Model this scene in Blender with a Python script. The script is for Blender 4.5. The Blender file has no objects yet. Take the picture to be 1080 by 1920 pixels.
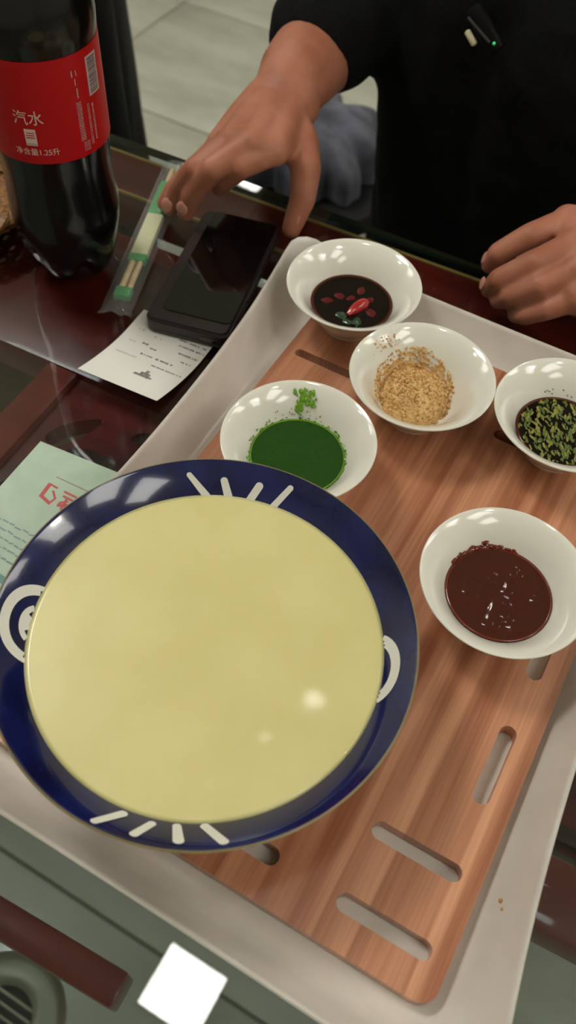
import bpy, bmesh, math, random
from mathutils import Vector, Matrix, noise
random.seed(7)
PI = math.pi
SC = bpy.context.scene
COL = SC.collection
def srgb(r, g, b):
    f = lambda c: (c/255/12.92) if c/255 <= .04045 else ((c/255+.055)/1.055)**2.4
    return (f(r), f(g), f(b), 1)

# ------------------------------------------------------------------ camera
cam_d = bpy.data.cameras.new('camera'); cam = bpy.data.objects.new('camera', cam_d); COL.objects.link(cam)
R = ((0.8698277, 0.4302511, -0.2414203), (0.4908536, -0.7055019, 0.5112042), (0.0496236, -0.5631616, -0.8248554))
M = Matrix(((R[0][0], -R[0][1], -R[0][2], 0.06676567), (R[1][0], -R[1][1], -R[1][2], -0.25150551),
            (R[2][0], -R[2][1], -R[2][2], 1.18057054), (0, 0, 0, 1)))
cam.matrix_world = M
cam_d.sensor_fit = 'VERTICAL'; cam_d.sensor_height = 36; cam_d.sensor_width = 20.25
cam_d.lens = 1607.92/1920*36
cam_d.clip_start = .02
cam_d.dof.use_dof = True; cam_d.dof.focus_distance = .47; cam_d.dof.aperture_fstop = 8.5
SC.camera = cam

# ------------------------------------------------------------------ world, exposure
w = bpy.data.worlds.new('world'); SC.world = w; w.use_nodes = True
w.node_tree.nodes['Background'].inputs[0].default_value = (.9, .95, .85, 1)
w.node_tree.nodes['Background'].inputs[1].default_value = .05
SC.view_settings.view_transform = 'Standard'; SC.view_settings.look = 'None'
SC.view_settings.exposure = 0.0; SC.view_settings.gamma = 1; SC.view_settings.use_curve_mapping = False
LAMP = 28.0          # radiance of the square ceiling lights
PANEL = 5.4          # radiance of the wide ceiling panels

# ------------------------------------------------------------------ materials
def mat(name, col, rough=.5, metal=0, spec=.5, coat=0, sss=0, sssr=(.01, .006, .003), emit=0, coat_rough=.05):
    m = bpy.data.materials.new(name); m.use_nodes = True
    b = m.node_tree.nodes['Principled BSDF']
    b.inputs['Base Color'].default_value = col if len(col) == 4 else (*col, 1)
    b.inputs['Roughness'].default_value = rough; b.inputs['Metallic'].default_value = metal
    b.inputs['Specular IOR Level'].default_value = spec
    b.inputs['Coat Weight'].default_value = coat; b.inputs['Coat Roughness'].default_value = coat_rough
    if sss:
        b.inputs['Subsurface Weight'].default_value = sss; b.inputs['Subsurface Radius'].default_value = (1, .7, .4)
        b.inputs['Subsurface Scale'].default_value = sssr[0]
    if emit:
        b.inputs['Emission Color'].default_value = col if len(col) == 4 else (*col, 1)
        b.inputs['Emission Strength'].default_value = emit
    return m
def N(m, t, **kw):
    n = m.node_tree.nodes.new(t)
    for k, v in kw.items(): setattr(n, k, v)
    return n
def L(m, a, b): m.node_tree.links.new(a, b)
def bsdf(m): return m.node_tree.nodes['Principled BSDF']
def noise_col(m, c1, c2, scale=(5, 5, 5), nscale=4, detail=4, lo=.35, hi=.65, coord='Object', bump=0, bump_dist=.001, rough=None):
    tc = N(m, 'ShaderNodeTexCoord'); mp = N(m, 'ShaderNodeMapping'); mp.inputs['Scale'].default_value = scale
    nz = N(m, 'ShaderNodeTexNoise'); nz.inputs['Scale'].default_value = nscale; nz.inputs['Detail'].default_value = detail
    rp = N(m, 'ShaderNodeValToRGB')
    rp.color_ramp.elements[0].position = lo; rp.color_ramp.elements[0].color = c1
    rp.color_ramp.elements[1].position = hi; rp.color_ramp.elements[1].color = c2
    L(m, tc.outputs[coord], mp.inputs[0]); L(m, mp.outputs[0], nz.inputs[0]); L(m, nz.outputs[0], rp.inputs[0])
    L(m, rp.outputs[0], bsdf(m).inputs['Base Color'])
    if bump:
        bp = N(m, 'ShaderNodeBump'); bp.inputs['Strength'].default_value = bump; bp.inputs['Distance'].default_value = bump_dist
        L(m, nz.outputs[0], bp.inputs['Height']); L(m, bp.outputs[0], bsdf(m).inputs['Normal'])
    if rough:
        mr = N(m, 'ShaderNodeMapRange'); mr.inputs[3].default_value = rough[0]; mr.inputs[4].default_value = rough[1]
        L(m, nz.outputs[0], mr.inputs[0]); L(m, mr.outputs[0], bsdf(m).inputs['Roughness'])
    return nz, rp
def glass_mat(name, tint, ior=1.5, rough=.0):
    m = bpy.data.materials.new(name); m.use_nodes = True; nt = m.node_tree; nt.nodes.remove(nt.nodes['Principled BSDF'])
    out = nt.nodes['Material Output']
    tr = N(m, 'ShaderNodeBsdfTransparent'); tr.inputs[0].default_value = tint
    gl = N(m, 'ShaderNodeBsdfGlossy'); gl.inputs['Roughness'].default_value = rough
    fr = N(m, 'ShaderNodeFresnel'); ge = N(m, 'ShaderNodeNewGeometry'); im = N(m, 'ShaderNodeMix')   # same ior from either face of the sheet
    im.inputs[2].default_value = ior; im.inputs[3].default_value = 1/ior; L(m, ge.outputs['Backfacing'], im.inputs[0]); L(m, im.outputs[0], fr.inputs[0])
    mx = N(m, 'ShaderNodeMixShader')
    L(m, fr.outputs[0], mx.inputs[0]); L(m, tr.outputs[0], mx.inputs[1]); L(m, gl.outputs[0], mx.inputs[2]); L(m, mx.outputs[0], out.inputs[0])
    return m

m_white = mat('white melamine', srgb(218, 209, 194), .32, coat=.3, coat_rough=.15)
noise_col(m_white, srgb(214, 208, 197), srgb(222, 216, 206), nscale=9, bump=.02)
m_porc = mat('white porcelain', srgb(226, 223, 210), .12, coat=.6, coat_rough=.04)
m_navy = mat('navy glaze', srgb(22, 27, 82), .12, coat=.7, coat_rough=.05)
noise_col(m_navy, srgb(13, 16, 54), srgb(24, 30, 84), scale=(1, 1, 1), nscale=38, detail=5)
m_tan = mat('tan unglazed rim', srgb(126, 113, 78), .4)
m_paint = mat('white painted glaze', srgb(222, 220, 210), .15, coat=.5)
m_tofu = mat('almond tofu', srgb(219, 212, 156), .3, spec=.3, coat=.4, coat_rough=.06, sss=.25, sssr=(.006,))
noise_col(m_tofu, srgb(210, 200, 138), srgb(215, 206, 146), scale=(1, 1, 1), nscale=26, detail=3, bump=.03, bump_dist=.0008)
m_wood = mat('beech board', srgb(186, 124, 88), .34, coat=.3, coat_rough=.22)
def wood_nodes():
    m = m_wood
    tc = N(m, 'ShaderNodeTexCoord'); mp = N(m, 'ShaderNodeMapping'); mp.inputs['Scale'].default_value = (70, 2.2, 1)
    n1 = N(m, 'ShaderNodeTexNoise'); n1.inputs['Scale'].default_value = 1.5; n1.inputs['Detail'].default_value = 6; n1.inputs['Distortion'].default_value = .5
    rp = N(m, 'ShaderNodeValToRGB')
    rp.color_ramp.elements[0].position = .33; rp.color_ramp.elements[0].color = srgb(160, 101, 72)
    rp.color_ramp.elements[1].position = .68; rp.color_ramp.elements[1].color = srgb(212, 157, 122)
    mp2 = N(m, 'ShaderNodeMapping'); mp2.inputs['Scale'].default_value = (14, 1.2, 1)
    n2 = N(m, 'ShaderNodeTexNoise'); n2.inputs['Scale'].default_value = 2; n2.inputs['Detail'].default_value = 3
    rp2 = N(m, 'ShaderNodeValToRGB')
    rp2.color_ramp.elements[0].position = .35; rp2.color_ramp.elements[0].color = (.90, .84, .80, 1)
    rp2.color_ramp.elements[1].position = .65; rp2.color_ramp.elements[1].color = (1.05, 1.03, 1.02, 1)
    mx = N(m, 'ShaderNodeMix', data_type='RGBA', blend_type='MULTIPLY'); mx.inputs[0].default_value = 1
    L(m, tc.outputs['Object'], mp.inputs[0]); L(m, mp.outputs[0], n1.inputs[0]); L(m, n1.outputs[0], rp.inputs[0])
    L(m, tc.outputs['Object'], mp2.inputs[0]); L(m, mp2.outputs[0], n2.inputs[0]); L(m, n2.outputs[0], rp2.inputs[0])
    mp3 = N(m, 'ShaderNodeMapping'); mp3.inputs['Scale'].default_value = (420, 9, 1)
    n3 = N(m, 'ShaderNodeTexNoise'); n3.inputs['Scale'].default_value = 1.5; n3.inputs['Detail'].default_value = 3
    rp3 = N(m, 'ShaderNodeValToRGB'); rp3.color_ramp.elements[0].position = .3; rp3.color_ramp.elements[0].color = (.88, .84, .81, 1); rp3.color_ramp.elements[1].position = .6; rp3.color_ramp.elements[1].color = (1.04, 1.03, 1.02, 1)
    mx3 = N(m, 'ShaderNodeMix', data_type='RGBA', blend_type='MULTIPLY'); mx3.inputs[0].default_value = 1
    L(m, tc.outputs['Object'], mp3.inputs[0]); L(m, mp3.outputs[0], n3.inputs[0]); L(m, n3.outputs[0], rp3.inputs[0])
    L(m, rp.outputs[0], mx.inputs[6]); L(m, rp2.outputs[0], mx.inputs[7]); L(m, mx.outputs[2], mx3.inputs[6]); L(m, rp3.outputs[0], mx3.inputs[7]); L(m, mx3.outputs[2], bsdf(m).inputs['Base Color'])
    bp = N(m, 'ShaderNodeBump'); bp.inputs['Strength'].default_value = .15; bp.inputs['Distance'].default_value = .0006
    L(m, n1.outputs[0], bp.inputs['Height']); L(m, bp.outputs[0], bsdf(m).inputs['Normal'])
    mr = N(m, 'ShaderNodeMapRange'); mr.inputs[3].default_value = .22; mr.inputs[4].default_value = .5
    L(m, n1.outputs[0], mr.inputs[0]); L(m, mr.outputs[0], bsdf(m).inputs['Roughness'])
wood_nodes()
m_board_edge = mat('board edge shade brown', srgb(92, 62, 42), .7)  # edge brown with slot shade darkened into the colour; not applied
m_lacq = mat('red lacquer wood', srgb(92, 24, 16), .3, coat=.4)
noise_col(m_lacq, srgb(84, 18, 13), srgb(126, 40, 27), scale=(3, 14, 3), nscale=3, detail=5)
m_lacq2 = mat('brown lacquer bar', srgb(110, 48, 38), .35, coat=.3)
noise_col(m_lacq2, srgb(126, 52, 42), srgb(150, 70, 56), scale=(3, 14, 3), nscale=3, detail=5)
m_shade_sheet = mat('olive brown shade sheet', srgb(112, 100, 70), .5)
m_gold = mat('gold inlay', srgb(190, 158, 90), .4, metal=.3)
m_glass = glass_mat('table glass', (.77, .805, .81, 1), 1.52, .0)
m_gedge = mat('green glass edge', srgb(38, 58, 48), .08, coat=.5)
m_tile = mat('cream floor tile', srgb(186, 186, 168), .22, coat=.3)
noise_col(m_tile, srgb(162, 164, 148), srgb(182, 183, 168), scale=(1, 2.5, 1), nscale=2.5, detail=5, coord='Generated')
m_grout = mat('dark grout', srgb(112, 112, 98), .8)
m_wall = mat('cream wall paint', srgb(205, 202, 188), .7)
m_ceil = mat('white ceiling paint', srgb(225, 224, 215), .8)
m_light = mat('lit diffuser', (1, .97, .90), .5, emit=LAMP)
m_panel = mat('lit panel', (1, .975, .91), .5, emit=PANEL)
m_key = mat('bright lit panel', (1, .975, .92), .5, emit=PANEL*5)
m_frame = mat('white metal frame', srgb(210, 210, 205), .4)
m_cola = mat('cola in clear plastic', srgb(9, 7, 6), .22, spec=.35, coat=.25, coat_rough=.08)
m_label = mat('red plastic label', srgb(172, 2, 10), .4, spec=.3)
m_lprint = mat('white label print', srgb(220, 190, 180), .4)
m_lgrey = mat('grey label print', srgb(178, 160, 158), .4)
m_lbar = mat('black barcode', srgb(70, 55, 56), .5)
m_redcap = mat('red plastic cap', srgb(180, 10, 18), .35)
m_skin = mat('skin', srgb(190, 128, 100), .5, sss=.12, sssr=(.008,), spec=.3)
noise_col(m_skin, srgb(158, 98, 74), srgb(178, 118, 94), scale=(1, 1, 1), nscale=30, detail=4, bump=.08, bump_dist=.001)
m_nail = mat('fingernail', srgb(200, 140, 122), .25)
m_black = mat('black knit cloth', srgb(13, 13, 14), .9, spec=.15)
noise_col(m_black, srgb(10, 10, 11), srgb(17, 17, 18), scale=(1, 1, 1), nscale=300, detail=2, bump=.2, bump_dist=.0008)
m_trouser = mat('dark trousers', srgb(24, 26, 32), .9, spec=.15)
m_hair = mat('black hair', srgb(14, 12, 11), .45)
m_eye = mat('eye white', srgb(215, 210, 200), .2); m_iris = mat('dark iris', srgb(30, 20, 14), .15); m_lip = mat('lips', srgb(160, 84, 74), .45)
m_greycloth = mat('grey blue cloth', srgb(120, 121, 134), .85)
noise_col(m_greycloth, srgb(74, 76, 84), srgb(100, 100, 114), nscale=6)
m_coat = mat('black coat cloth', srgb(18, 18, 17), .7, spec=.3)
m_darkwood = mat('dark wood', srgb(60, 30, 20), .4)
noise_col(m_darkwood, srgb(50, 24, 16), srgb(76, 40, 26), scale=(3, 3, 20), nscale=3)
m_paper = mat('receipt paper', srgb(218, 216, 208), .6)
m_ink = mat('faded thermal ink', srgb(110, 108, 104), .7); m_ink2 = mat('pale thermal ink', srgb(176, 174, 166), .7)
m_card = mat('pale green card', srgb(166, 186, 164), .45, coat=.15)
noise_col(m_card, srgb(160, 181, 158), srgb(170, 190, 168), nscale=10)
m_redink = mat('red print', srgb(176, 70, 66), .5); m_teal = mat('teal print', srgb(86, 134, 122), .5); m_blueink = mat('blue grey print', srgb(122, 148, 142), .5)
m_brownink = mat('brown print line', srgb(140, 130, 100), .5)
m_phone = mat('black phone glass', srgb(7, 7, 8), .06, coat=.5, coat_rough=.03)
m_case = mat('dark brown phone case', srgb(40, 30, 30), .38)
m_casegrey = mat('grey case side', srgb(52, 50, 47), .4)
m_metal = mat('dark phone metal', srgb(90, 88, 84), .25, metal=.9)
m_bamboo = mat('bamboo chopsticks', srgb(214, 186, 134), .5)
noise_col(m_bamboo, srgb(204, 172, 118), srgb(222, 196, 146), scale=(8, 8, 1), nscale=20)
m_sleeve = mat('cream paper sleeve', srgb(205, 203, 160), .55)
m_green = mat('green sleeve print', srgb(46, 150, 74), .5)
m_film = glass_mat('clear plastic film', (.93, .95, .94, 1), 1.45, .12)
def haze(m, k):
    out = m.node_tree.nodes['Material Output']; src = out.inputs[0].links[0].from_socket
    df = N(m, 'ShaderNodeBsdfDiffuse'); df.inputs[0].default_value = (.85, .87, .86, 1); mx = N(m, 'ShaderNodeMixShader'); mx.inputs[0].default_value = k
    L(m, src, mx.inputs[1]); L(m, df.outputs[0], mx.inputs[2]); L(m, mx.outputs[0], out.inputs[0])
haze(m_film, .09)
m_soy = mat('dark soy sauce', srgb(14, 5, 3), .06, spec=.35)
m_chili = mat('red chili', srgb(160, 22, 18), .2, coat=.5)
m_chilid = mat('soaked chili', srgb(84, 8, 8), .5, spec=.2)
m_scal = mat('dark green scallion', srgb(30, 56, 30), .3, coat=.4)
m_gsauce = mat('green chive sauce', srgb(24, 66, 6), .1, coat=.4)
m_smear = mat('bright green chive smear', srgb(100, 146, 24), .25, coat=.3)
m_bsauce = mat('brown sweet sauce', srgb(66, 27, 18), .1, spec=.4, coat=.1)
m_bedge = mat('red brown oily edge', srgb(104, 38, 18), .15, coat=.3)
m_grain = mat('crushed peanut', srgb(214, 176, 116), .6); m_grain2 = mat('toasted peanut', srgb(196, 146, 82), .6)
m_herb = mat('chopped coriander', srgb(78, 92, 24), .35, coat=.3); m_herb2 = mat('pale chopped garlic', srgb(128, 126, 50), .35, coat=.3)
m_soyring = mat('thin soy edge', srgb(74, 26, 8), .1, spec=.35)
m_stain = mat('thin soy stain', srgb(206, 200, 172), .15, coat=.5)
m_wicker = mat('golden wicker', srgb(140, 92, 40), .5); noise_col(m_wicker, srgb(96, 58, 22), srgb(160, 110, 52), nscale=60, detail=3)
m_mic = mat('black mic plastic', srgb(8, 8, 8), .5, spec=.2); m_micgrey = mat('grey mic edge', srgb(44, 44, 40), .5)
m_clip = mat('pale clip', srgb(215, 205, 170), .3); m_led = mat('green led', (.05, .9, .25), .4, emit=.14)
m_steel = mat('brushed steel', srgb(140, 140, 120), .35, metal=.8)
m_dark = mat('dark hole', srgb(24, 26, 22), .8)

# ------------------------------------------------------------------ helpers
def finish(bm, name, m, parent=None, smooth=True, auto=40):
    me = bpy.data.meshes.new(name); bmesh.ops.recalc_face_normals(bm, faces=bm.faces[:]); bm.to_mesh(me); bm.free()
    for p in me.polygons: p.use_smooth = smooth
    if smooth and auto:
        try: me.set_sharp_from_angle(angle=math.radians(auto))
        except Exception: pass
    for mm in (m if isinstance(m, (list, tuple)) else [m]): me.materials.append(mm)
    o = bpy.data.objects.new(name, me); COL.objects.link(o)
    if parent: o.parent = parent
    return o
def tag(o, label=None, cat=None, group=None, kind=None):
    if label: o['label'] = label
    if cat: o['category'] = cat
    if group: o['group'] = group
    if kind: o['kind'] = kind
    return o
def thing(name, label, cat, loc=(0, 0, 0), rz=0, group=None):
    o = bpy.data.objects.new(name, None); COL.objects.link(o); o.location = loc; o.rotation_euler = (0, 0, rz); o.empty_display_size = .02
    return tag(o, label, cat, group)
def box(bm, x0, x1, y0, y1, z0, z1, bev=0, mi=0):
    v = [bm.verts.new((x, y, z)) for z in (z0, z1) for y in (y0, y1) for x in (x0, x1)]
    fs = [bm.faces.new([v[i] for i in q]) for q in ((0, 2, 3, 1), (4, 5, 7, 6), (0, 1, 5, 4), (2, 6, 7, 3), (0, 4, 6, 2), (1, 3, 7, 5))]
    for f in fs: f.material_index = mi
    if bev:
        es = list({e for f in fs for e in f.edges})
        r = bmesh.ops.bevel(bm, geom=es, offset=bev, segments=2, affect='EDGES', profile=.5)
        for f in r['faces']: f.material_index = mi
    return fs
def lathe(bm, prof, n=64, closed=False, cx=0, cy=0, mi=0, mis=None):
    rings = []
    for r, z in prof:
        if r < 1e-6: rings.append([bm.verts.new((cx, cy, z))])
        else: rings.append([bm.verts.new((cx+r*math.cos(2*PI*i/n), cy+r*math.sin(2*PI*i/n), z)) for i in range(n)])
    for k in range(len(rings)-1):
        a, b = rings[k], rings[k+1]
        for i in range(n):
            j = (i+1) % n
            if len(a) == 1 and len(b) == 1: continue
            if len(a) == 1: f = bm.faces.new((a[0], b[i], b[j]))
            elif len(b) == 1: f = bm.faces.new((a[i], a[j], b[0]))
            else: f = bm.faces.new((a[i], a[j], b[j], b[i]))
            f.material_index = mis[k] if mis else mi
def tube(bm, pts, rad, n=8, cap=True, closed=False, mi=0):
    P = [Vector(p) for p in pts]; rr = rad if isinstance(rad, (list, tuple)) else [rad]*len(P)
    rings = []; up = Vector((0, 0, 1)); prev = None
    for i, p in enumerate(P):
        a = P[i-1] if (i > 0 or closed) else P[0]; b = P[(i+1) % len(P)] if (i < len(P)-1 or closed) else P[-1]
        d = (b-a).normalized()
        s = prev - d*prev.dot(d) if prev else d.cross(up if abs(d.z) < .9 else Vector((1, 0, 0)))
        s.normalize(); prev = s; t = d.cross(s)
        rings.append([bm.verts.new(p + (s*math.cos(2*PI*k/n)+t*math.sin(2*PI*k/n))*rr[i]) for k in range(n)])
    m_ = len(rings)
    for i in range(m_ if closed else m_-1):
        a, b = rings[i], rings[(i+1) % m_]
        for k in range(n):
            f = bm.faces.new((a[k], a[(k+1) % n], b[(k+1) % n], b[k])); f.material_index = mi
    if cap and not closed:
        bm.faces.new(rings[0][::-1]).material_index = mi; bm.faces.new(rings[-1]).material_index = mi
def plate(bm, outer, holes, z0, z1, mi=0, side_mi=None):
    side_mi = mi if side_mi is None else side_mi
    tmp = bmesh.new(); es = []
    for loop in [outer]+holes:
        vs = [tmp.verts.new((x, y, 0)) for x, y in loop]
        es += [tmp.edges.new((vs[i], vs[(i+1) % len(vs)])) for i in range(len(vs))]
    bmesh.ops.triangle_fill(tmp, use_beauty=True, use_dissolve=False, edges=es)
    vs = list(tmp.verts); idx = {v: i for i, v in enumerate(vs)}
    lo = [bm.verts.new((v.co.x, v.co.y, z0)) for v in vs]; hi = [bm.verts.new((v.co.x, v.co.y, z1)) for v in vs]
    for f in tmp.faces:
        q = [idx[v] for v in f.verts]
        bm.faces.new([hi[i] for i in q]).material_index = mi; bm.faces.new([lo[i] for i in reversed(q)]).material_index = mi
    for e in tmp.edges:
        if len(e.link_faces) == 1:
            a, b = idx[e.verts[0]], idx[e.verts[1]]
            bm.faces.new((lo[a], lo[b], hi[b], hi[a])).material_index = side_mi
    tmp.free()
def rrect(x0, x1, y0, y1, r, n=6):
    o = []
    for cx, cy, a in ((x1-r, y1-r, 0), (x0+r, y1-r, PI/2), (x0+r, y0+r, PI), (x1-r, y0+r, 3*PI/2)):
        for i in range(n+1): t = a+PI/2*i/n; o.append((cx+r*math.cos(t), cy+r*math.sin(t)))
    return o
def sphere(bm, c, r, sub=2, sc=(1, 1, 1), mi=0):
    ret = bmesh.ops.create_icosphere(bm, subdivisions=sub, radius=1)
    for v in ret['verts']: v.co = Vector((v.co.x*r*sc[0]+c[0], v.co.y*r*sc[1]+c[1], v.co.z*r*sc[2]+c[2]))
    for f in {f for v in ret['verts'] for f in v.link_faces}: f.material_index = mi
    return ret['verts']
def cone_between(bm, a, b, ra, rb, n=16):
    a, b = Vector(a), Vector(b); d = (b-a)
    if d.length < 1e-6: return
    d.normalize(); s = d.cross(Vector((0, 0, 1)) if abs(d.z) < .9 else Vector((1, 0, 0))).normalized(); t = d.cross(s)
    A = [bm.verts.new(a+(s*math.cos(2*PI*k/n)+t*math.sin(2*PI*k/n))*ra) for k in range(n)]
    B = [bm.verts.new(b+(s*math.cos(2*PI*k/n)+t*math.sin(2*PI*k/n))*rb) for k in range(n)]
    for k in range(n): bm.faces.new((A[k], A[(k+1) % n], B[(k+1) % n], B[k]))
    bm.faces.new(A[::-1]); bm.faces.new(B)
def chain(bm, pr):      # list of (x,y,z,r): tapered limbs to be fused by the remesher
    for i, q in enumerate(pr):
        sphere(bm, q[:3], q[3], 3)
        if i: cone_between(bm, pr[i-1][:3], q[:3], pr[i-1][3], q[3], 24)
def fuse(bm, name, m, voxel, smooth_it=6, parent=None, factor=.5):
    o = finish(bm, name, m, None, True, 0)
    md = o.modifiers.new('r', 'REMESH'); md.mode = 'VOXEL'; md.voxel_size = voxel; md.use_smooth_shade = True
    if smooth_it:
        s = o.modifiers.new('s', 'SMOOTH'); s.iterations = smooth_it; s.factor = factor
    dg = bpy.context.evaluated_depsgraph_get()
    me = bpy.data.meshes.new_from_object(o.evaluated_get(dg)); me.name = name
    old = o.data; o.modifiers.clear(); o.data = me; bpy.data.meshes.remove(old)
    if not me.materials: me.materials.append(m)
    for p in me.polygons: p.use_smooth = True
    if parent: o.parent = parent
    return o
def text_mesh(txt, size, extr=0):
    cu = bpy.data.curves.new('t', 'FONT'); cu.body = txt; cu.size = size; cu.align_x = 'CENTER'; cu.align_y = 'CENTER'; cu.offset = 0
    o = bpy.data.objects.new('t', cu); COL.objects.link(o)
    dg = bpy.context.evaluated_depsgraph_get(); dg.update()
    me = bpy.data.meshes.new_from_object(o.evaluated_get(dg))
    bpy.data.objects.remove(o); bpy.data.curves.remove(cu)
    return me

# ------------------------------------------------------------------ room
X0, X1, Y0, Y1, ZC = -3.37, 3.63, -2.675, 4.325, 3.0
bm = bmesh.new(); box(bm, X0, X1, Y0, Y1, -.06, -.004)
floor = tag(finish(bm, 'floor', m_grout, None, False), kind='structure')
bm = bmesh.new(); box(bm, -.2475, .2475, -.2475, .2475, -.004, 0, .0015)
tile0 = finish(bm, 'tile', m_tile, floor, True)
first = True
for i in range(14):
    for j in range(14):
        o = tile0 if first else tile0.copy()
        if not first: COL.objects.link(o); o.parent = floor
        first = False
        o.location = (X0+.003+.25+.4995*i, Y0+.003+.25+.4995*j, random.uniform(-.0004, 0))
for nm, b in (('wall_left', (X0-.1, X0, Y0, Y1, 0, ZC)), ('wall_right', (X1, X1+.1, Y0, Y1, 0, ZC)), ('wall_back', (X0, X1, Y1, Y1+.1, 0, ZC)), ('wall_front', (X0, X1, Y0-.1, Y0, 0, ZC))):
    bm = bmesh.new(); box(bm, *b); tag(finish(bm, nm, m_wall, None, False), kind='structure')
bm = bmesh.new(); box(bm, X0, X1, Y0, Y1, ZC, ZC+.1); tag(finish(bm, 'ceiling', m_ceil, None, False), kind='structure')
for nm, b in (('baseboard_left', (X0, X0+.012, Y0, Y1, 0, .1)), ('baseboard_right', (X1-.012, X1, Y0, Y1, 0, .1)), ('baseboard_back', (X0+.012, X1-.012, Y1-.012, Y1, 0, .1))):
    bm = bmesh.new(); box(bm, *b, .003); tag(finish(bm, nm, m_lacq, None), kind='structure')

def ceiling_light(x, y, sx, sy, rz, m, label, group):
    t = thing('ceiling_light', label, 'light', (x, y, ZC), rz, group)
    bm = bmesh.new(); a, b = sx/2, sy/2; f = .012
    for q in ((-a-f, a+f, b, b+f), (-a-f, a+f, -b-f, -b), (-a-f, -a, -b, b), (a, a+f, -b, b)): box(bm, *q, -.018, 0)
    finish(bm, 'light_frame', m_frame, t, False)
    bm = bmesh.new(); box(bm, -a, a, -b, b, -.012, -.003); finish(bm, 'diffuser', m, t, False)
ceiling_light(-.185, -.117, .178, .166, 0, m_light, 'small square ceiling lamp mirrored as white patch in the table glass', None)
for x, y in ((1.0, -.1), (-1.9, -.3), (.9, 1.5), (-1.9, 3.1), (2.2, .6), (-.3, 2.6), (1.6, 2.9)):
    ceiling_light(x, y, .178, .166, 0, m_light, 'small square ceiling lamp in a white frame on the ceiling', 'square ceiling lamps')
for x, y, r_, lb in ((-.222, .748, .028, 'small round ceiling spot mirrored in the tofu'), (-.316, .544, .014, 'tiny round ceiling spot nearest the table')):
    t = thing('ceiling_spot', lb, 'light', (x, y, ZC))
    bm = bmesh.new(); lathe(bm, [(r_, -.012), (r_+.012, -.014), (r_+.016, 0), (r_, 0)], 32); finish(bm, 'spot_ring', m_frame, t)
    bm = bmesh.new(); lathe(bm, [(0, -.006), (r_, -.006), (r_, -.001), (0, -.001)], 24); finish(bm, 'diffuser', m_light, t)
ceiling_light(-1.55, .28, .6, .6, 0, m_key, 'bright square ceiling panel left of the table', None)
for x, y in ((1.85, -.35), (1.9, 1.9), (2.5, .75), (-2.75, .55), (-.4, 3.4), (2.3, -1.3)):
    ceiling_light(x, y, 1.2, .6, 0, m_panel, 'wide soft ceiling panel lighting the dining room', 'wide ceiling panels')

# ------------------------------------------------------------------ table
TZ = .75
tb = thing('dining_table', 'dark red lacquered dining table with green-edged glass top over lattice bars', 'table', (-.2, 0, 0), math.radians(2.6))
def tpart(name, m, *bs, bev=.001, parent=None, **kw):
    bm = bmesh.new()
    for b in bs: box(bm, *b, bev)
    return finish(bm, name, m, parent or tb)
bm = bmesh.new(); GX0, GX1, GY0, GY1 = -.62, .95, -.56, .286
o_ = rrect(GX0, GX1, GY0, GY1, .02); plate(bm, o_, [], TZ-.008, TZ, 0, 1)
g = finish(bm, 'glass_top', [m_glass, m_gedge], tb, False); tag(g, 'clear greenish glass sheet')
FZ0, FZ1 = .706, .7415
tpart('far_rail', m_lacq, (GX0+.005, GX1-.005, .232, .279, FZ0, FZ1), bev=.003)
tpart('near_rail', m_lacq, (GX0+.005, GX1-.005, -.555, -.49, FZ0, FZ1), bev=.003)
tpart('side_rail', m_lacq, (GX0+.005, GX0+.065, -.49, .232, FZ0, FZ1), bev=.003)
tpart('side_rail', m_lacq, (GX1-.065, GX1-.005, -.49, .232, FZ0, FZ1), bev=.003)
tpart('gold_inlay', m_gold, (GX0+.006, GX1-.006, .2775, .2805, FZ1-.002, FZ1+.0003), bev=0)
tpart('gold_inlay', m_gold, (GX0+.006, GX1-.006, .232, .2345, FZ1-.002, FZ1+.0003), bev=0)
tpart('cross_bar', m_lacq, (GX0+.065, .36, .048, .172, FZ0+.008, FZ1-.0005), bev=.0005)
tpart('long_bar', m_lacq2, (-.064, -.040, -.262, .048, FZ0+.01, FZ1-.0005), bev=.002)
tpart('near_bar', m_lacq, (GX0+.065, .19, -.2605, -.2445, FZ0+.01, FZ1-.0005), bev=.002)
tpart('right_bar', m_lacq2, (.33, GX1-.065, -.142, -.105, FZ0+.01, FZ1-.0005), bev=.002)
tpart('right_bar', m_darkwood, (.33, GX1-.065, -.098, -.088, FZ0+.01, FZ1-.0005), bev=.002)
# carved leaf panel beside the long bar
def leaf(cx, cy, L_, w_, ang, n=10):
    o = []
    for i in range(2*n):
        t = i/(2*n)*2*PI; x = L_/2*math.cos(t); y = w_/2*math.sin(t)*(1-.35*math.cos(t))
        o.append((cx+x*math.cos(ang)-y*math.sin(ang), cy+x*math.sin(ang)+y*math.cos(ang)))
    return o
bm = bmesh.new()
plate(bm, [(-.040, -.10), (.36, -.10), (.36, .048), (-.040, .048)],
      [leaf(-.016, .008, .040, .015, .95), leaf(.006, -.008, .036, .016, .25), leaf(.03, .026, .022, .009, .5), leaf(-.018, -.045, .05, .024, 1.3), leaf(.045, .004, .05, .02, 2.3),
       leaf(.1, 0, .07, .03, .6), leaf(.16, .01, .07, .03, 2.4), leaf(.23, 0, .07, .03, .7), leaf(.3, .0, .07, .03, 2.3)], FZ0+.016, FZ1-.006)
finish(bm, 'carved_panel', m_lacq, tb, False)
for x in (GX0+.05, GX1-.05):
    for y in (-.52, .25):
        bm = bmesh.new(); box(bm, x-.028, x+.028, y-.024, y+.024, 0, FZ0, .004); finish(bm, 'leg', m_lacq, tb)
bm = bmesh.new()
for x, y in ((GX0+.05, .25), ): pass
box(bm, GX0+.03, GX1-.03, .2, .225, .64, FZ0, .002); finish(bm, 'apron', m_lacq, tb)

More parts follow.
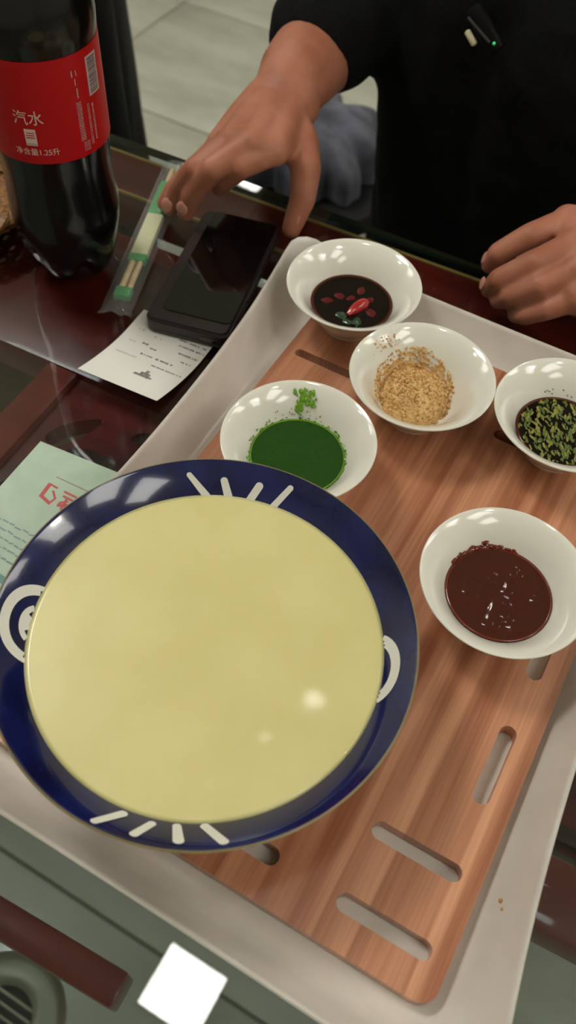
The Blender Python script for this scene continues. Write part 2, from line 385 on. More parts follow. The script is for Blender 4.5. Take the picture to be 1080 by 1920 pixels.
tpart('shade_sheet', m_shade_sheet, (GX0+.06, -.07, -.02, .22, .44, .46), bev=.003)  # added sheet, stands in for shaded floor behind the left openings

# floor drain seen through the glass
t = thing('floor_drain', 'round metal floor drain seen through table glass at lower left', 'drain', (-.2105, -.32, 0))
bm = bmesh.new(); lathe(bm, [(.034, .0), (.034, .006), (.046, .009), (.06, .005), (.066, .0075), (.072, .001), (.072, 0)], 48); finish(bm, 'drain_ring', m_steel, t)
bm = bmesh.new(); lathe(bm, [(0, .003), (.0335, .003), (.0335, 0), (0, 0)], 32); finish(bm, 'drain_hole', m_dark, t)
bm = bmesh.new()
for k in range(-2, 3): box(bm, -.03, .03, k*.011-.0015, k*.011+.0015, .003, .0055)
finish(bm, 'grate', m_steel, t, False)

# ------------------------------------------------------------------ tray
TCX, TCY = -.004, -.002
def floor_outline(n):
    pts = rrect(-.126, .126, -.188, .188, .014, 10); return pts
def resample(pts, n):
    P = pts+[pts[0]]; d = [0]
    for a, b in zip(P, P[1:]): d.append(d[-1]+math.hypot(b[0]-a[0], b[1]-a[1]))
    out = []; k = 0
    for i in range(n):
        s = d[-1]*i/n
        while d[k+1] < s: k += 1
        u = (s-d[k])/(d[k+1]-d[k]); out.append((P[k][0]+(P[k+1][0]-P[k][0])*u, P[k][1]+(P[k+1][1]-P[k][1])*u))
    return out
def rim_outline(off=0):
    hx = lambda y: .1405+.0155*min(1.1, abs(y)/.2)**2+off
    Yh = .2105+off; o = []
    r = .016
    def corner(sx, sy):
        cx, cy = hx(.195)-r, Yh-r; res = []
        for i in range(11):
            t = PI/2*i/10; res.append((sx*(cx+r*math.cos(t)), sy*(cy+r*math.sin(t))))
        return res
    n = 40
    o += [(hx(y), y) for y in [(-.19+.38*i/n) for i in range(n)]]
    o += corner(1, 1)
    xs = hx(.2)-r-.004
    o += [(xs-2*xs*i/n, Yh-.0015*(1-(1-2*i/n)**2)) for i in range(1, n)]
    o += corner(-1, 1)[::-1]
    o += [(-hx(y), y) for y in [(.19-.38*i/n) for i in range(n)]]
    o += corner(-1, -1)
    o += [(-xs+2*xs*i/n, -Yh+.0015*(1-(1-2*i/n)**2)) for i in range(1, n)]
    o += corner(1, -1)[::-1]
    return o
def loop_angle(pts, nT):   # one point per direction so that the loops line up
    P = pts+[pts[0]]; out = []
    # directions: uniform along the perimeter of the rim
    for dx, dy in nT:
        best = None
        for a, b in zip(P, P[1:]):
            ex, ey = b[0]-a[0], b[1]-a[1]; det = dx*(-ey)+ex*dy
            if abs(det) < 1e-12: continue
            s = (a[0]*(-ey)+ex*a[1])/det; u = (dx*a[1]-dy*a[0])/det
            if s > 0 and -1e-6 <= u <= 1+1e-6: best = max(best or 0, s)
        out.append((dx*best, dy*best))
    return out
dirs = []
for x, y in resample(rim_outline(), 220):
    l = math.hypot(x, y); dirs.append((x/l, y/l))
FL = loop_angle(floor_outline(0), dirs); RM = loop_angle(rim_outline(), dirs); RMo = loop_angle(rim_outline(.0022), dirs)
def rim_z(x, y):
    ex = min(1, max(0, (abs(y)-.09)/.11)); ends = .0265; side = .0325
    cornerness = max(0, abs(x)/.158-.55)/.45*max(0, abs(y)/.21-.55)/.45
    on_end = abs(y) > .205
    base = side if not on_end else ends
    u = min(1, max(0, (abs(x)-.07)/.085))
    if on_end: base = ends+(side-ends)*u*u
    return TZ+base+.005*cornerness**1.5
bm = bmesh.new(); loops = []
def add_loop(f): loops.append([bm.verts.new((p[0]+TCX, p[1]+TCY, p[2])) for p in f]); return loops[-1]
cz = TZ+.0022
add_loop([(x*.5, y*.5, cz) for x, y in FL]); add_loop([(x, y, cz) for x, y in FL])
for u in (.12, .3, .5, .7, .85, .95, 1):
    add_loop([(a[0]+(b[0]-a[0])*(u**.72), a[1]+(b[1]-a[1])*(u**.72), cz+(rim_z(*b)-cz)*(u**1.25)) for a, b in zip(FL, RM)])
add_loop([((a[0]+b[0])/2, (a[1]+b[1])/2, rim_z(*b)+.0009) for a, b in zip(RM, RMo)])
add_loop([(b[0], b[1], rim_z(*b)) for b in RMo])
add_loop([(b[0]*.9985, b[1]*.9985, rim_z(*b)-.0025) for b in RMo])
for u in (.85, .6, .3, .08):
    add_loop([(a[0]*.985+(b[0]-a[0]*.985)*(u**.72), a[1]*.985+(b[1]-a[1]*.985)*(u**.72), TZ+.0008+(rim_z(*b)-.003-TZ)*(u**1.25)) for a, b in zip(FL, RM)])
add_loop([(a[0]*.97, a[1]*.97, TZ) for a in FL]); add_loop([(a[0]*.5, a[1]*.5, TZ) for a in FL])
for A, B in zip(loops, loops[1:]):
    for i in range(len(A)): j = (i+1) % len(A); bm.faces.new((A[i], A[j], B[j], B[i]))
bm.faces.new(loops[0][::-1]); bm.faces.new(loops[-1])
tray = finish(bm, 'serving_tray', m_white, None, True, 60)
tag(tray, 'large white melamine serving tray with flared rim on the glass table', 'tray')
bpy.context.view_layer.update()
for (x, y, r, lb) in ((.133, -.1290, .0011, 'larger tan food crumb on the white tray slope right of the board'), (.1345, -.1325, .0008, 'smaller tan food crumb just below the larger crumb on the tray')):
    hit = tray.ray_cast(Vector((x, y, 2)), Vector((0, 0, -1))); bm = bmesh.new()
    vs = sphere(bm, (0, 0, 0), r, 2)
    for v in vs: v.co *= 1+.3*noise.noise(v.co*900)
    c_ = finish(bm, 'crumb', m_grain2); c_.location = (x, y, hit[1].z+r*.7); tag(c_, lb, 'crumb', 'crumbs on the tray')

# ------------------------------------------------------------------ slotted board
ZB = .762; ZB0 = TZ+.0028
def slot_h(cx, cy, l, wd=.0088): return rrect(cx-l/2, cx+l/2, cy-wd/2, cy+wd/2, wd/2-1e-5, 8)
def slot_v(cx, cy, l, wd=.0088): return rrect(cx-wd/2, cx+wd/2, cy-l/2, cy+l/2, wd/2-1e-5, 8)
slots = [slot_h(.0905, -.1285, .046), slot_h(.091, -.165, .047), slot_h(0, -.1645, .073), slot_v(.1075, -.0708, .0445), slot_v(.1075, .004, .0445),
         slot_h(-.0945, .126, .044, .0066), slot_h(.049, .131, .044), slot_h(-.091, .165, .045), slot_h(-.0905, -.1285, .044), slot_h(-.091, -.165, .045)]
bm = bmesh.new(); plate(bm, rrect(-.1232, .1232, -.185, .185, .009, 8), slots, ZB0, ZB, 0, 1)
board = finish(bm, 'slotted_board', [m_wood, m_wood], None, True, 35)
tag(board, 'reddish brown wooden board with long rounded slots lying in the white tray', 'board')

# ------------------------------------------------------------------ sauce bowls
BO = [(0, 0), (.0175, 0), (.0195, .0), (.020, .0022), (.0215, .0038), (.0255, .0085), (.0300, .0165), (.0345, .0240), (.0390, .0292), (.0430, .0324), (.0450, .0338), (.0455, .0345)]
BI = [(.0452, .0350), (.0444, .0348), (.0420, .0334), (.0380, .0304), (.0335, .0257), (.0290, .0188), (.0255, .0125), (.0220, .0078), (.0170, .0052), (.009, .0044), (0, .0042)]
def inner_r(h):
    q = BI[::-1]
    for (r0, h0), (r1, h1) in zip(q, q[1:]):
        if h0 <= h <= h1: return r0+(r1-r0)*(h-h0)/(h1-h0)
    return .045
bowls = {'chili': (-.0987, .1710, 'small white flared bowl of dark chili soy at the far tray corner'),
         'peanut': (-.0252, .1193, 'small white flared bowl holding crushed peanuts'),
         'green': (-.0655, .0345, 'small white flared bowl of green sauce touching the blue bowl'),
         'soy': (.0638, .1380, 'small white flared bowl of herb soy at the right picture edge'),
         'brown': (.0727, .0090, 'small white flared bowl of thick brown sauce on bare board')}
bm = bmesh.new(); lathe(bm, BO+BI, 96); bowl_me = finish(bm, 'sauce_bowl', m_porc)
bo = {}
for i, (k, (x, y, lb)) in enumerate(bowls.items()):
    o = bowl_me if i == 0 else bowl_me.copy()
    if i: COL.objects.link(o)
    o.location = (x, y, ZB); tag(o, lb, 'bowl', 'white sauce bowls'); bo[k] = o
def pool(name, mts, h, label, cat, key, rings=16, n=72, wav=.0, amp=0, edge_at=None, dr=0):
    x, y, _ = bowls[key]; t = thing(name, label, cat, (x, y, ZB))
    R_ = inner_r(h)-.0002; bm = bmesh.new(); rr = []
    for k in range(rings+1):
        u = k/rings; r = R_*u; row = []
        for i in range(n if k else 1):
            a = 2*PI*i/n; px, py = r*math.cos(a), r*math.sin(a)
            dz = amp*noise.noise((px*wav, py*wav, 3.1+len(key)))*(1-u**6)
            row.append(bm.verts.new((px, py, h+dz+(.0004*u**8))))
        rr.append(row)
    for k in range(rings):
        for i in range(n):
            j = (i+1) % n
            f = bm.faces.new((rr[0][0], rr[1][i], rr[1][j])) if k == 0 else bm.faces.new((rr[k][i], rr[k][j], rr[k+1][j], rr[k+1][i]))
            f.material_index = 1 if (edge_at and k >= edge_at) else 0
    # body below the surface
    prev = rr[-1]
    for hh in (h*.75, h*.5, .0065):
        r = inner_r(hh)-.0003
        row = [bm.verts.new((r*math.cos(2*PI*i/n), r*math.sin(2*PI*i/n), hh)) for i in range(n)]
        for i in range(n): j = (i+1) % n; bm.faces.new((prev[i], prev[j], row[j], row[i]))
        prev = row
    bm.faces.new(prev)
    return t, finish(bm, 'sauce', mts, t, True, 0)
def blob(bm, c, sc, rot, sub=2, mi=0, rough=.15, seed=0):
    vs = bmesh.ops.create_icosphere(bm, subdivisions=sub, radius=1)['verts']
    Rm = Matrix.Rotation(rot[2], 3, 'Z') @ Matrix.Rotation(rot[1], 3, 'Y') @ Matrix.Rotation(rot[0], 3, 'X')
    for v in vs:
        p = v.co*(1+rough*noise.noise(v.co*1.7+Vector((seed, seed*2.3, 0)))); v.co = Rm @ Vector((p.x*sc[0], p.y*sc[1], p.z*sc[2]))+Vector(c)
    for f in {f for v in vs for f in v.link_faces}: f.material_index = mi
def wall_pt(a, h, off=.0003): r = inner_r(h)-off; return Vector((r*math.cos(a), r*math.sin(a), h+off*.5))
# chili soy
t, s = pool('chili_soy_sauce', [m_soy, m_soyring], .0175, 'dark soy sauce with red chili pieces and greens', 'sauce', 'chili', rings=30, edge_at=28)
cx, cy, _ = bowls['chili']
def at_c(x, y): return (x-cx, y-cy)
px, py = at_c(-.0925, .1675)
bm = bmesh.new(); pts = []; rad = []
for i in range(9):
    u = i/8; pts.append((px+(-.0030+.0062*u), py+(-.0090+.0185*u)+.0012*math.sin(u*PI), .0178+.0006*math.sin(u*PI))); rad.append([.0014, .0026, .0032, .0037, .0040, .0042, .0040, .0034, .0014][i])
tube(bm, pts, rad, 14); finish(bm, 'chili_piece', m_chili, t)
for i, (x, y, r, m) in enumerate(((-.1085, .1720, .0042, m_chilid), (-.1010, .1740, .0036, m_chilid), (-.0985, .1850, .0040, m_chilid), (-.0830, .1690, .0045, m_chilid), (-.114, .1635, .0042, m_chilid), (-.089, .1795, .0035, m_chilid))):
    q = at_c(x, y); bm = bmesh.new(); blob(bm, (q[0], q[1], .0174), (r, r*.7, .0012), (0, 0, i*.9), 2, 0, .3, i); finish(bm, 'chili_piece', m, t)
for i, (x, y, r) in enumerate(((-.0985, .1555, .0050), (-.0870, .1560, .0055), (-.093, .1528, .0042))):
    q = at_c(x, y); bm = bmesh.new(); blob(bm, (q[0], q[1], .0174), (r, r*.6, .0010), (.1, .12, i*1.3+.4), 2, 0, .5, i+9); finish(bm, 'scallion_piece', m_scal, t)
# crushed peanuts
x, y, _ = bowls['peanut']; t = thing('crushed_peanuts', 'heap of crushed tan peanuts lying in a white bowl', 'topping', (x, y, ZB))
HC = Vector((-.0045, .0055))
def heap_z(px, py):
    d = math.hypot((px-HC.x)/.0255, (py-HC.y)/.0245); base = .0058+.0165*max(0, 1-d**1.8)
    return base+.0016*noise.noise((px*260, py*260, 0))
bm = bmesh.new(); n = 48; rows = []
for k in range(15):
    u = k/14; row = []
    for i in range(n if k else 1):
        a = 2*PI*i/n; rr_ = .0252*u*(1+.07*noise.noise((math.cos(a)*2, math.sin(a)*2, 5))); px, py = HC.x+rr_*math.cos(a), HC.y+rr_*math.sin(a)
        z = heap_z(px, py); r = math.hypot(px, py)
        zi = .0045
        for h in [i2*.0006 for i2 in range(7, 56)]:
            if inner_r(h) <= r+.0004: zi = h
        row.append(bm.verts.new((px, py, max(z, zi-.0004))))
    rows.append(row)
for k in range(14):
    for i in range(n):
        j = (i+1) % n
        if k == 0: bm.faces.new((rows[0][0], rows[1][i], rows[1][j]))
        else: bm.faces.new((rows[k][i], rows[k][j], rows[k+1][j], rows[k+1][i]))
heap = finish(bm, 'peanut_heap', m_grain, t); hv = [Vector(v.co) for v in heap.data.vertices]
bm = bmesh.new()
def surf(px, py): return min(hv, key=lambda v: (v.x-px)**2+(v.y-py)**2).z
for i in range(1500):
    a = random.uniform(0, 2*PI); r = .0265*math.sqrt(random.random()); px, py = HC.x+r*math.cos(a), HC.y+r*math.sin(a)
    s = random.uniform(.0005, .0014)
    blob(bm, (px, py, surf(px, py)+s*.3), (s, s*random.uniform(.45, .9), s*.7), (random.random()*3, random.random()*3, random.random()*6), 1, random.choice((0, 0, 1)), .3, i)
for i in range(110):
    a = random.gauss(2.62, .13); h = random.uniform(.027, .0325); p = wall_pt(a, h); s = random.uniform(.0003, .0008)
    if random.random() < .55: a = random.gauss(1.95, .06); p = wall_pt(a, random.uniform(.016, .0255))
    blob(bm, p, (s, s, s*.6), (0, 0, i), 1, random.choice((0, 1)), .3, i)
tag(finish(bm, 'peanut_crumbs', [m_grain, m_grain2], t, False), kind='stuff')
# green sauce
t, s = pool('green_chive_sauce', [m_gsauce, m_smear], .0182, 'smooth dark green chive sauce with bright smears up the bowl', 'sauce', 'green', rings=26, edge_at=25, wav=140, amp=.0005)
bm = bmesh.new(); gx, gy, _ = bowls['green']
a0 = math.atan2(.0714-gy, -.0795-gx)
for i in range(90):
    a = random.gauss(a0, .085); h = random.uniform(.0262, .0325) if i < 66 else random.uniform(.0222, .0262)
    if i >= 66: a = random.gauss(a0+.12, .03)
    p = wall_pt(a, h, .0005); s_ = random.uniform(.0008, .0021); blob(bm, p, (s_, s_*.7, s_*.5), (0, -.6, a), 1, 0, .5, i)
for i in range(130):
    a = random.uniform(0, 2*PI); h = .0182+abs(random.gauss(0, .0011)); p = wall_pt(a, h, .0004); s_ = random.uniform(.0004, .0012); blob(bm, p, (s_*.5, s_, s_*.5), (0, 0, a), 1, 0, .5, i)
for i in range(14):
    a = random.uniform(1.6, 2.9); p = wall_pt(a, random.uniform(.020, .024), .0003); s_ = random.uniform(.0004, .001); blob(bm, p, (s_, s_*.4, s_*.4), (0, -.8, a), 1, 0, .3, i)
tag(finish(bm, 'chive_smear', m_smear, t), 'bright green chive paste stuck to the bowl wall', kind='stuff')
# soy with herbs
t, s = pool('herb_soy_sauce', [m_soy, m_soyring], .0172, 'dark soy sauce covered with chopped green herbs', 'sauce', 'soy', edge_at=15)
bm = bmesh.new()
for i in range(380):
    a = random.uniform(0, 2*PI); r = .0262*math.sqrt(random.random()); s_ = random.uniform(.0010, .0027)
    blob(bm, (r*math.cos(a), r*math.sin(a), .0172), (s_*1.15, s_*.40, .0004), (0, 0, random.gauss(-1.0, .4)), 1, random.choice((0, 0, 1)), .4, i)
for i in range(9):
    a = random.gauss(2.0, .2); blob(bm, wall_pt(a, random.uniform(.019, .022)), (.0007, .0005, .0004), (0, 0, i), 1, 0, .3, i)
tag(finish(bm, 'chopped_herbs', [m_herb, m_herb2], t), kind='stuff')
# brown sauce
t, s = pool('brown_bean_sauce', [m_bsauce, m_bedge], .0190, 'thick glossy brown bean sauce with an oily red edge', 'sauce', 'brown', rings=22, edge_at=21, wav=170, amp=.0010)
bm = bmesh.new()
for i in range(80):
    a = random.gauss(2.3, .30); h = .0192+abs(random.gauss(0, .0009)); s_ = random.uniform(.0010, .0022); blob(bm, wall_pt(a, h, .0004), (s_*.5, s_, s_*.4), (0, 0, a), 1, 0, .4, i)
tag(finish(bm, 'sauce_smear', m_bedge, t), 'red brown oily smear above the sauce edge', kind='stuff')

# ------------------------------------------------------------------ big blue bowl
BX, BY = -.038, -.1065
HM = .050                       # milk level above the board
G_O = [(0, .0), (.036, 0), (.0385, .0), (.039, .005), (.041, .007), (.055, .014), (.070, .028), (.081, .043), (.0885, .052), (.0958, .0588), (.0981, .0610)]
G_I = [(.0984, .0621), (.0974, .0627), (.0961, .0619), (.0842, .0500), (.078, .043), (.067, .031), (.052, .018), (.038, .012), (0, .011)]
bw = thing('tofu_bowl', 'large navy blue bowl with white painted strokes and ring motifs, tan rim', 'bowl', (BX, BY, ZB))
bm = bmesh.new()
lathe(bm, G_O+G_I, 160, mis=[1]*(len(G_O)-2)+[1, 1, 1]+[0]*(len(G_I)-2))
finish(bm, 'bowl_body', [m_navy, m_tan], bw, True, 50)
# painted motifs on the inner slope; (theta, s): s = slope distance above the milk line
SL = Vector((.0120, .0120)).normalized(); NRM = Vector((-SL.y, SL.x))
def slope(th, s, off=.00025):
    r = .0842+SL.x*s+NRM.x*off; z = .050+SL.y*s+NRM.y*off; return Vector((r*math.cos(th), r*math.sin(th), z))
def motif(polys, name):
    bm = bmesh.new()
    for th0, ring in polys:
        for q in ring: pass
    return bm
def disc_motif(th0, s0, r0, r1, name='painted_ring', n=72, k=4):
    bm = bmesh.new(); rows = []
    for j in range(k+1):
        r = r0+(r1-r0)*j/k
        rows.append([bm.verts.new(slope(th0+(r*math.cos(2*PI*i/n))/.088, s0+r*math.sin(2*PI*i/n)*(1+.02*math.sin(3*2*PI*i/n)), .0003)) for i in range(n)] if r > 1e-6 else [bm.verts.new(slope(th0, s0, .0003))])
    for j in range(k):
        A, B = rows[j], rows[j+1]
        for i in range(n):
            q = (i+1) % n
            if len(A) == 1: bm.faces.new((A[0], B[i], B[q]))
            else: bm.faces.new((A[i], A[q], B[q], B[i]))
    # keep only what lies on the flat slope
    bmesh.ops.delete(bm, geom=[v for v in bm.verts if (v.co.z < .0492 and True) or math.hypot(v.co.x, v.co.y) > .0958], context='VERTS')
    finish(bm, name, m_paint, bw)
def stroke_motif(thA, sA, thB, sB, wA, wB, n=14):
    bm = bmesh.new(); A = Vector((thA*.088, sA)); B = Vector((thB*.088, sB)); d = (B-A).normalized(); p = Vector((-d.y, d.x)); out = []
    for i in range(n+1): t = PI/2+PI*i/n; out.append(A+(d*math.cos(t)+p*math.sin(t))*wA)
    for i in range(n+1): t = -PI/2+PI*i/n; out.append(B+(d*math.cos(t)+p*math.sin(t))*wB)
    c = bm.verts.new(slope(*(((A+B)/2).x/.088, ((A+B)/2).y), .0003)); vs = [bm.verts.new(slope(q.x/.088, q.y, .0003)) for q in out]
    for i in range(len(vs)): bm.faces.new((c, vs[i], vs[(i+1) % len(vs)]))
    finish(bm, 'painted_stroke', m_paint, bw)
D = math.radians
disc_motif(D(-155), -.0063, .0168, .022); disc_motif(D(-155), -.0063, 0, .0118, 'painted_dot')
disc_motif(D(20.5), -.0125, .0168, .0222)
for (a, ra, b, rb, wa, wb) in ((128, 92.0, 122.5, 83.5, .0016, .0024), (116.5, 89.6, 114.5, 83, .0022, .0028), (104.5, 89.6, 107, 83, .0024, .0026), (94.3, 92.6, 98, 83.5, .0018, .0022),
                               (-85.5, 95.6, -81, 86.5, .0018, .0024), (-75.3, 94.2, -72.5, 87, .0022, .0022), (-64.3, 93.6, -65.7, 86, .0026, .0022), (-53.2, 94.6, -58, 85.5, .0024, .0024)):
    stroke_motif(D(a), (ra-84.2)/1000*1.38, D(b), (rb-84.2)/1000*1.38, wa*.85, wb*.85)
# tofu filling
bm = bmesh.new(); n = 128; rows = []
for k in range(33):
    u = k/32; row = []
    for i in range(n if k else 1):
        a = 2*PI*i/n; r = .0843*u; x, y = r*math.cos(a), r*math.sin(a)
        dz = .00007*noise.noise((x*45, y*45, 1))*(1-u**8)+.0006*(1-u**4)-.0006
        row.append(bm.verts.new((x, y, HM+dz+.0003*u**12)))
    rows.append(row)
for k in range(32):
    for i in range(n):
        j = (i+1) % n
        if k == 0: bm.faces.new((rows[0][0], rows[1][i], rows[1][j]))
        else: bm.faces.new((rows[k][i], rows[k][j], rows[k+1][j], rows[k+1][i]))
prev = rows[-1]
for r, z in ((.0776, .043), (.0665, .0315), (.0515, .019), (.0375, .0125)):
    row = [bm.verts.new((r*math.cos(2*PI*i/n), r*math.sin(2*PI*i/n), z)) for i in range(n)]
    for i in range(n): j = (i+1) % n; bm.faces.new((prev[i], prev[j], row[j], row[i]))
    prev = row
bm.faces.new(prev)
tofu = finish(bm, 'almond_tofu', m_tofu, None, True, 0); tofu.location = (BX, BY, ZB)
tag(tofu, 'smooth pale yellow almond tofu filling the big blue bowl', 'tofu')
# ------------------------------------------------------------------ cola bottle
CBX, CBY = -.3080, .1325
bt = thing('cola_bottle', 'big dark cola bottle with red label standing on the glass table', 'bottle', (CBX, CBY, TZ)); bt.scale = (.83, .83, .87)
prof = [(0, .006), (.012, .004), (.021, .0), (.0285, .001), (.0335, .007), (.0385, .018), (.0430, .034), (.0456, .050), (.0458, .062), (.0446, .076), (.0434, .090), (.0436, .104), (.0446, .116),
        (.0452, .122), (.0452, .193), (.0458, .198), (.0462, .206), (.0450, .219), (.0408, .237), (.0340, .254), (.0255, .271), (.0180, .286), (.0142, .296), (.0132, .302), (.0132, .306), (.0165, .307), (.0165, .310), (.0128, .311), (.0128, .322), (0, .322)]
bm = bmesh.new(); n = 90; rings = []
for r, z in prof:
    if r < 1e-6: rings.append([bm.verts.new((0, 0, z))]); continue
    row = []
    for i in range(n):
        a = 2*PI*i/n; lobe = math.cos(5*a)
        k = max(0, 1-z/.05); rr = r*(1+.075*k*lobe*(1 if r > .02 else .3)); zz = z+ (.010*k*max(0, -lobe)*(1 if .012 < r < .045 else .2))
        if .06 < z < .112: rr *= 1-.012*(.5+.5*math.cos(12*a+z*60))
        row.append(bm.verts.new((rr*math.cos(a), rr*math.sin(a), zz)))
    rings.append(row)
for A, B in zip(rings, rings[1:]):
    for i in range(n):
        j = (i+1) % n
        if len(A) == 1: bm.faces.new((A[0], B[j], B[i]))
        elif len(B) == 1: bm.faces.new((A[i], A[j], B[0]))
        else: bm.faces.new((A[i], A[j], B[j], B[i]))
finish(bm, 'bottle_body', m_cola, bt, True, 0)
LZ0, LZ1, LR = .1195, .1925, .0457
bm = bmesh.new(); lathe(bm, [(LR-.0006, LZ0), (LR, LZ0), (LR, LZ1), (LR-.0006, LZ1)], 120); lab = finish(bm, 'label', m_label, bt)
bm = bmesh.new(); lathe(bm, [(0, .330), (.0145, .330), (.0158, .328), (.0160, .312), (.0148, .312), (.0148, .311), (0, .311)], 48); finish(bm, 'cap', m_redcap, bt)
def on_label(th, z, off=.00015): r = LR+off; return Vector((r*math.cos(th), r*math.sin(th), z))
def wrap(me, th0, z0, name, m, rot=0, sx=1, off=.0002):
    bm = bmesh.new(); bm.from_mesh(me); bpy.data.meshes.remove(me)
    bmesh.ops.subdivide_edges(bm, edges=[e for e in bm.edges if e.calc_length() > .004], cuts=2)
    for v in bm.verts:
        x, y = v.co.x*sx, v.co.y; x, y = x*math.cos(rot)-y*math.sin(rot), x*math.sin(rot)+y*math.cos(rot)
        v.co = on_label(th0+x/LR, z0+y, off)
    return finish(bm, name, m, lab, False)
def wrap_rects(rects, th0, z0, name, m, off=.0002):
    bm = bmesh.new()
    for x0, x1, y0, y1 in rects:
        k = max(1, int((x1-x0)/.003)); lo = [bm.verts.new(on_label(th0+(x0+(x1-x0)*i/k)/LR, z0+y0, off)) for i in range(k+1)]; hi = [bm.verts.new(on_label(th0+(x0+(x1-x0)*i/k)/LR, z0+y1, off)) for i in range(k+1)]
        for i in range(k): bm.faces.new((lo[i], lo[i+1], hi[i+1], hi[i]))
    return finish(bm, name, m, lab, False)
TH = -1.05               # direction of the camera as seen from the bottle axis
wrap(text_mesh('汽水', .0112), TH-.08, .1535, 'flavour_text', m_lprint)
wrap_rects([(-.0042, .0042, -.0056, .0056)], TH-.09, .1405, 'can_icon', m_lprint)
wrap_rects([(-.0033, .0033, -.0012, -.0004), (-.0033, .0030, .0006, .0013), (-.0028, .0033, .0024, .0030)], TH-.09, .1405, 'can_icon_mark', m_label, .0003)
wrap_rects([(-.0042, .0042, -.0068, -.0048)], TH-.09, .1405, 'can_icon_base', m_lgrey, .0003)
wrap(text_mesh('净含量1.25升', .0058), TH-.03, .1285, 'volume_text', m_lprint)
wrap_rects([(-.0066, .0066, -.0135, .0135)], TH+1.16, .1735, 'barcode_field', m_lgrey)
yy = -.012; rc = []
while yy < .0115:
    wd = random.choice((.0003, .0005, .0008)); rc.append((-.0048, .0048, yy, yy+wd)); yy += wd+random.choice((.0003, .0005, .0007))
wrap_rects(rc, TH+1.16, .1735, 'barcode_bars', m_lbar, .0003)
rc = []
for cxx, w_, y0, y1 in ((-.003, .0044, .132, .160), (.0052, .0024, .126, .156), (.0095, .0020, .128, .154), (-.0005, .006, .1235, .131)):
    z = y0
    while z < y1:
        hgt = random.uniform(.0006, .0011)
        for q in range(2 if w_ < .003 else 4):
            a = cxx-w_/2+w_*q/(2 if w_ < .003 else 4); rc.append((a, a+random.uniform(.0005, .0008), z, z+hgt))
        z += hgt+.0006
wrap_rects(rc, TH+.84, 0, 'small_print', m_lgrey)
wrap_rects([(-.0011, -.0004, .172, .1765), (-.0030, -.0022, .178, .1825), (.0006, .0012, .178, .182), (-.0005, .0003, .163, .170)], TH+.78, 0, 'small_print', m_lgrey)

# ------------------------------------------------------------------ wicker basket beside the bottle
wb = thing('wicker_basket', 'small golden woven wicker basket at left edge behind the cola bottle', 'basket', (-.434, .132, TZ)); wb.scale = (1, 1, .5)
def ell(a, s=1.0, z=0): return Vector((.078*s*math.cos(a), .066*s*math.sin(a), z))
bm = bmesh.new()
for s_ in range(3):
    pts = []
    for i in range(150):
        a = 2*PI*i/150; ph = a*14+s_*2*PI/3; p = ell(a, 1.0, .047); d = Vector((math.cos(a), math.sin(a), 0))
        pts.append(p+d*.0042*math.cos(ph)+Vector((0, 0, .0042*math.sin(ph))))
    tube(bm, pts, .0046, 7, closed=True)
finish(bm, 'braided_rim', m_wicker, wb)
bm = bmesh.new()
for lv in range(6):
    pts = []; s_ = .80+.19*lv/6; z = .0045+.0072*lv
    for i in range(120):
        a = 2*PI*i/120; pts.append(ell(a, s_+.03*math.sin(a*15+lv*PI), z))
    tube(bm, pts, .0036, 6, closed=True)
finish(bm, 'woven_side', m_wicker, wb)
for i in range(15):
    a = 2*PI*(i+.5)/15; bm = bmesh.new(); tube(bm, [ell(a, .80, .001), ell(a, .9, .022), ell(a, .985, .045)], .0022, 6); finish(bm, 'stake', m_wicker, wb)
bm = bmesh.new(); plate(bm, [tuple(ell(2*PI*i/40, .8)[:2]) for i in range(40)], [], .0005, .004); finish(bm, 'base', m_wicker, wb)

# ------------------------------------------------------------------ chopsticks in a wrapper
A_ = Vector((-.3055, .2645, TZ)); B_ = Vector((-.2495, .1055, TZ)); dvec = (B_-A_).normalized(); ang = math.atan2(dvec.y, dvec.x); Lc = (B_-A_).length
cs = thing('chopstick_pack', 'pair of chopsticks in clear wrapper with green and cream paper sleeve', 'chopsticks', ((A_+B_)/2)[:], ang)
hl = Lc/2
for s_ in (-1, 1):
    bm = bmesh.new(); tube(bm, [(-hl+.004, s_*.0024, .0031), (hl-.010, s_*.0028, .0031)], [.0020, .0024], 8); finish(bm, 'chopstick', m_bamboo, cs)
def sleeve_seg(x0, x1, m, off, nm, wd=.0064):
    bm = bmesh.new(); box(bm, x0, x1, -wd-off, wd+off, .0003-off*.5, .0060+off, .0008); finish(bm, nm, m, cs)
sleeve_seg(-hl+.024, hl-.048, m_sleeve, 0, 'paper_sleeve')
sleeve_seg(-hl+.0235, -hl+.066, m_green, .0002, 'green_band'); sleeve_seg(hl-.055, hl-.0475, m_green, .0002, 'green_band'); sleeve_seg(hl-.018, hl-.008, m_green, -.0003, 'green_tip')
bm = bmesh.new(); nx, ny = 60, 12; gr = []
for i in range(nx+1):
    u = i/nx; x = -hl-.004+(Lc+.012)*u; row = []
    endp = max(0, (u-.93)/.07)
    for j in range(ny+1):
        v = j/ny*2-1; y = -.0125+.023*(j/ny); e = min(1, max(0, (1-abs(v))*4))
        z = .0004+.0066*min(1, max(0, 1-((y+.0005)/.0105)**4))*(1-endp*.5)+(.0022*noise.noise((x*170, y*170, 0))*(.25+1.2*endp))
        row.append(bm.verts.new((x, y+.002*endp*noise.noise((x*90, v, 2)), max(z, .0003))))
    gr.append(row)
for i in range(nx):
    for j in range(ny): bm.faces.new((gr[i][j], gr[i+1][j], gr[i+1][j+1], gr[i][j+1]))
finish(bm, 'plastic_wrapper', m_film, cs, True, 0)

